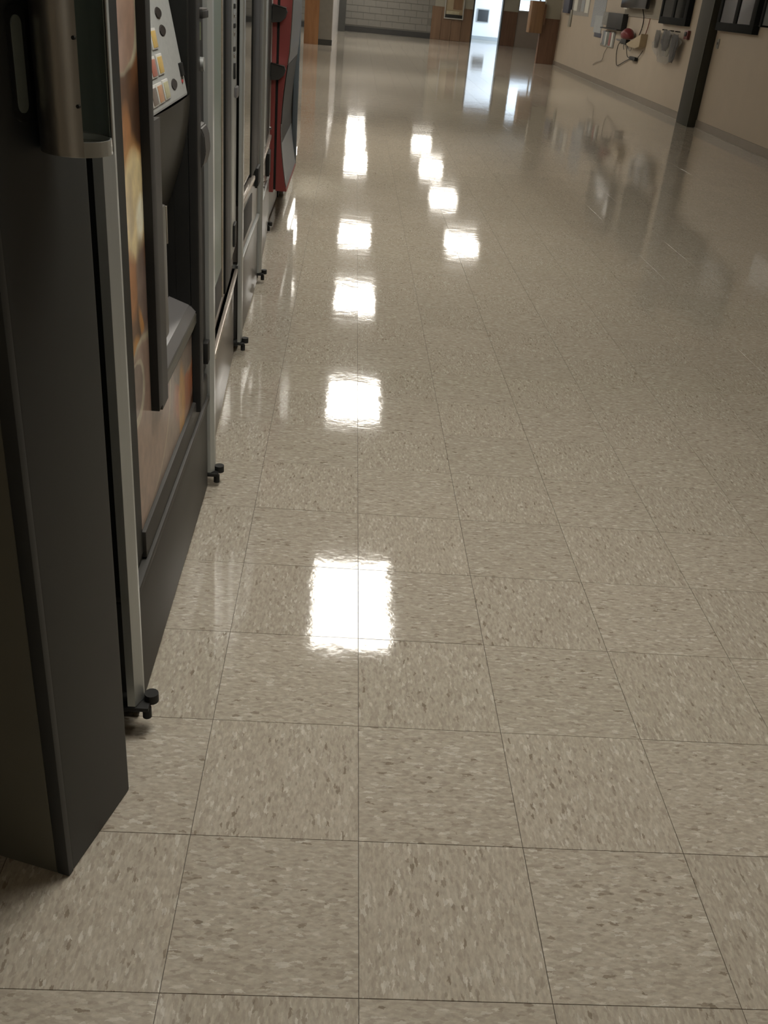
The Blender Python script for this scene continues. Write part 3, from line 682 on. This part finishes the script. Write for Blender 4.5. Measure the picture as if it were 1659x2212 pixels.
r = wroot('notice', 9.85, 'white notice sheet on the right wall beyond the picture edge', 'notice'); wbox(r, 'sheet', .0008, .004, 9.55, 10.15, 1.0, 1.35, mat('bright_white', (.8, .82, .85), .5), 0)

r = wroot('bulletin_board', 17.6, 'grey felt board behind the wall screen, left of the papered display case', 'bulletin board')
wbox(r, 'felt', .0008, .014, 16.26, 19.0, 1.31, 2.35, BOARD, .002); wbox(r, 'edge', .0008, .018, 16.26, 19.0, 1.30, 1.3098, BASE, .001)
r = wroot('bulletin_board', 25.5, 'small grey board at the far end of the right wall', 'bulletin board')
wbox(r, 'felt', .0008, .014, 24.9, 25.9, 1.30, 2.3, BOARD, .002)
r = wroot('wall_screen', 17.7, 'black screen mounted over the grey felt board', 'screen')
wbox(r, 'screen_body', .10, .17, 16.9, 18.75, 1.43, 2.35, SCREEN, .02); wbox(r, 'bracket', .0145, .10, 17.5, 18.1, 1.6, 2.0, BLK, .004); wbox(r, 'small_tag', .12, .165, 18.25, 18.5, 1.41, 1.4295, PAPER, .002)
def wcable(root, name, pts, r_, m, parent=None):
    Y = root.location.y; bm = bmesh.new(); tube_bm(bm, [(-d, y-Y, z) for d, y, z in smoothpath(pts)], r_); return link(name, bm, m, parent or root, smooth=True)
wcable(r, 'power_cable', [(.10, 17.35, 1.44), (.03, 17.42, 1.30), (.02, 17.45, 1.15), (.02, 17.55, 1.02)], .009, BLK)
r = wroot('wall_panel_box', 19.6, 'black square wall box with grey left side above the leaflets', 'wall box')
wbox(r, 'housing', .0008, .11, 18.66, 19.95, 1.06, 1.33, BLK, .012); wbox(r, 'grey_side', .0008, .09, 19.952, 20.5, 1.10, 1.33, PAPERG, .006); wbox(r, 'lower_lip', .0008, .13, 18.9, 20.4, 1.04, 1.0595, BLK, .004)
r = wroot('leaflet_rack', 20.0, 'small rack of upright leaflets under the black wall box', 'leaflets')
wbox(r, 'rack', .0008, .02, 19.45, 20.65, .72, .99, mat('clear_rack', (.24, .24, .22), .3, var=.1), .004)
cols_ = [(.5, .5, .46), (.30, .12, .11), (.13, .15, .13), (.46, .47, .45), (.2, .22, .24), (.40, .36, .33)]
for k in range(6):
    wbox(r, 'leaflet', .021+.004*(k % 2), .036+.004*(k % 2), 19.50+.185*k, 19.66+.185*k, .74+.012*(k % 3), 1.0-.015*(k % 2), mat('leaflet_%d' % k, cols_[k], .6, var=.2, vscale=8), .002)
wcable(r, 'loose_string', [(.02, 19.9, .72), (.02, 20.1, .60), (.02, 20.2, .47), (.02, 20.7, .40), (.02, 21.0, .33)], .006, BASE)
r = wroot('poster', 21.2, 'narrow blue grey poster with dark foot beside the leaflet rack', 'poster')
wbox(r, 'sheet', .0008, .006, 20.75, 22.0, 1.02, 1.9, PAPERB, 0); wbox(r, 'lower_sheet', .0065, .010, 20.85, 21.6, .93, 1.25, mat('pale_blue_sheet', (.33, .35, .36), .7, var=.1, vscale=5), 0); wbox(r, 'dark_foot', .0008, .012, 20.75, 21.45, .85, .9295, NAVY, .001)
r = wroot('pinned_notices', 23.6, 'row of pinned notice sheets on the far right wall', 'notices')
wbox(r, 'backing_sheet', .0008, .004, 22.45, 24.7, 1.20, 1.9, mat('notice_backing', (.27, .26, .24), .8, var=.1), 0)
for k, (a, b, m) in enumerate(((22.55, 22.95, PAPER), (23.05, 23.4, PAPERB), (23.5, 23.8, PAPERG), (23.9, 24.3, PAPER))): wbox(r, 'sheet', .0045, .007, a, b, 1.27+.02*(k % 2), 1.85, m, 0)
r = wroot('wall_phone', 25.0, 'small dark device on the wall left of the pinned notices', 'phone')
wbox(r, 'housing', .0145, .09, 24.55, 25.3, 1.22, 1.6, NAVY, .01); wbox(r, 'hanging_strap', .0008, .03, 24.35, 24.62, .94, 1.30, mat('strap_grey', (.22, .21, .17), .6), .003)

# small tan shelf box with red bag, black device and cords
r = wroot('tan_wall_bracket', 17.5, 'tan angled metal bracket on the wall holding the red bag', 'bracket')
Y = r.location.y; bm = bmesh.new(); prism(bm, [(17.02-Y, 1.06), (17.02-Y, .86), (17.30-Y, .815), (17.85-Y, .825), (18.02-Y, .86)], 'x', -.12, -.0008)
bmesh.ops.bevel(bm, geom=list(bm.edges), offset=.006, segments=2, affect='EDGES'); link('bracket', bm, TANBOX, r, smooth=True)
wcable(r, 'red_cord', [(.02, 17.02, 1.30), (.02, 17.05, 1.18), (.03, 17.1, 1.04)], .008, mat('cord_red', (.16, .05, .03), .5))
r = wroot('red_bag', 17.95, 'round dark red bag resting on the tan bracket', 'bag')
bm = bmesh.new(); bmesh.ops.create_icosphere(bm, subdivisions=4, radius=.115)
for v in bm.verts:
    n_ = mnoise.noise(v.co*12)*.012+mnoise.noise(v.co*30)*.004
    v.co = v.co+v.co.normalized()*n_; v.co.y *= 1.7; v.co.z *= .95
    if v.co.z < -.05: v.co.z = -.05+(v.co.z+.05)*.4
    v.co += Vector((-.130, 0, 1.005))
link('bag', bm, REDB, r, smooth=True)
bm = bmesh.new(); tube_bm(bm, smoothpath([(-.13, -.10, 1.07), (-.13, -.06, 1.105), (-.13, .03, 1.105), (-.13, .08, 1.075)]), .008); link('strap', bm, BLK, r, smooth=True)
r = wroot('black_adapter', 18.3, 'black adapter block with grey plug beside the red bag', 'adapter')
wbox(r, 'block', .02, .10, 18.12, 18.55, .84, .925, BLK, .01); wbox(r, 'grey_plug', .02, .07, 18.56, 19.05, .875, .905, TRAY, .008)
wbox(r, 'wall_clip', .0008, .02, 18.2, 18.4, .86, .91, BLK, .002)
wcable(r, 'loop_cord', [(.04, 18.7, .895), (.03, 18.95, .80), (.02, 19.02, .66), (.02, 18.9, .50), (.02, 18.75, .46), (.02, 18.3, .55), (.02, 17.9, .625), (.02, 17.75, .645)], .007, BLK)
wcable(r, 'hook_cord', [(.04, 18.18, .86), (.05, 18.14, .77), (.04, 18.05, .66), (.03, 17.85, .64)], .007, BLK)
wcable(r, 'short_cord', [(.04, 18.45, .86), (.05, 18.44, .80), (.04, 18.40, .75)], .006, BLK)
wcable(r, 'curl_cord', [(.05, 18.1, .86), (.06, 18.02, .79), (.05, 17.88, .75), (.05, 17.8, .80), (.05, 17.92, .84)], .006, PAPERG)
o = wbox(r, 'power_brick', .008, .07, 17.36, 17.78, .615, .675, BLK, .01); o['label'] = 'black power brick hanging on the cord'
wcable(r, 'brick_cord', [(.03, 17.38, .65), (.03, 17.2, .72), (.03, 17.05, .80)], .006, BLK)

# plastic bags hanging on the wall
PL = bpy.data.materials.new('clear_plastic'); N, L = nt(PL); b = N['Principled BSDF']; b.inputs['Base Color'].default_value = (.30, .29, .26, 1); b.inputs['Roughness'].default_value = .25; b.inputs['Alpha'].default_value = .35
PLD = bpy.data.materials.new('dark_plastic_film'); N, L = nt(PLD); b = N['Principled BSDF']; b.inputs['Base Color'].default_value = (.05, .05, .05, 1); b.inputs['Roughness'].default_value = .4; b.inputs['Alpha'].default_value = .6
r = wroot('hanging_bag', 15.5, 'crumpled clear plastic bags hanging below the papered display case', 'plastic bag')
def film(name, yc, zt, zb, w, d, m, seed):
    bm = bmesh.new(); n1, n2 = 20, 24; vs_ = []
    for a in range(n1+1):
        row = []
        for c in range(n2+1):
            u = a/n1; t_ = c/n2
            ang_ = 2*math.pi*u
            rad = w*(.45+.55*math.sin(math.pi*min(1, t_*.9+.15)))*(1+.45*mnoise.noise(Vector((math.cos(ang_)*2.5+seed, math.sin(ang_)*2.5, t_*3))))
            row.append(bm.verts.new((-d-.055-.022*math.sin(ang_)*(.6+.4*t_), yc-15.5+rad*math.cos(ang_), zt+(zb-zt)*t_+.02*mnoise.noise(Vector((u*9, seed, t_*5))))))
        vs_.append(row)
    for a in range(n1):
        for c in range(n2): bm.faces.new((vs_[a][c], vs_[a+1][c], vs_[a+1][c+1], vs_[a][c+1]))
    return link(name, bm, m, r, smooth=True)
film('clear_bag', 15.55, 1.12, .70, .72, .02, PL, 1.3)
film('dark_film', 15.45, 1.17, .88, .24, .06, PLD, 4.1)
film('green_film', 16.0, 1.15, .90, .16, .05, PLD, 2.6)
film('grey_film', 14.98, 1.13, .74, .17, .05, PLD, 7.7)
film('inner_bag', 15.4, 1.15, .80, .30, .04, PL, 9.2)
for yy in (15.15, 15.5, 15.9):
    bm = bmesh.new(); cyl_bm(bm, (-.04, yy-15.5, 1.165), .008, .08, 'x', 8); link('hook', bm, BLK, r)
# small red alarm
r = wroot('fire_alarm_pull', 14.66, 'small dark red alarm pull between display case and dark post', 'alarm')
wbox(r, 'housing', .0008, .045, 14.60, 14.78, 1.08, 1.20, mat('alarm_red', (.13, .03, .028), .4, var=.1), .006); wbox(r, 'pull_bar', .0455, .055, 14.64, 14.74, 1.12, 1.18, BLK, .003)
r = wroot('light_switch', 13.2, 'thin pale switch plate at the right side of the dark post', 'switch')
wbox(r, 'plate', .0008, .012, 13.20, 13.28, 1.03, 1.15, mat('plate_grey', (.26, .26, .24), .4), .002); wbox(r, 'toggle', .0125, .022, 13.22, 13.26, 1.08, 1.11, TRAY, .001)

# ---------------------------------------------------------------- far end objects
t = thing('notice_case', 'shallow white framed case on the brown wainscot wall, left of the bright doorway', 'display case', (3.23, YB-.03, .66)); P = Part(t)
P.box('backing', 2.93, 3.55, YB-.05, YB-.041, .68, 1.8, TANBOX, .002)
P.box('frame_bottom', 2.91, 3.57, YB-.10, YB-.041, .655, .69, mat('pale_frame', (.4, .39, .36), .5, var=.05), .003)
P.box('frame_side', 2.91, 2.945, YB-.10, YB-.041, .691, 1.8, MATS['pale_frame'], .003); P.box('frame_side', 3.535, 3.57, YB-.10, YB-.041, .691, 1.8, MATS['pale_frame'], .003)
P.box('dark_tray', 2.95, 3.53, YB-.095, YB-.055, .692, .79, BLK, .003)
P.box('shelf_items', 2.98, 3.42, YB-.09, YB-.055, .792, .90, mat('shelf_cream', (.4, .36, .25), .6, var=.3, vscale=8), .01)
P.box('inner_sheet', 3.2, 3.5, YB-.055, YB-.0505, .95, 1.75, W_MD, 0)
t = thing('wall_cabinet', 'brown wooden wall cabinet beside the bright window at the end of the right wall', 'cabinet', (4.5, 25.9, .7)); P = Part(t)
P.box('cabinet_box', 4.33, 4.66, 25.75, 26.15, .70, 1.42, W_MD, .006)
P.box('cabinet_door', 4.335, 4.655, 25.73, 25.749, .71, 1.41, W_MD, .003)
P.box('catch', 4.333, 4.345, 25.71, 25.7295, .76, .80, TRAY, .002)
P.box('mounting_side', 4.661, 4.719, 25.8, 26.15, .9, 1.35, W_BR, .004)
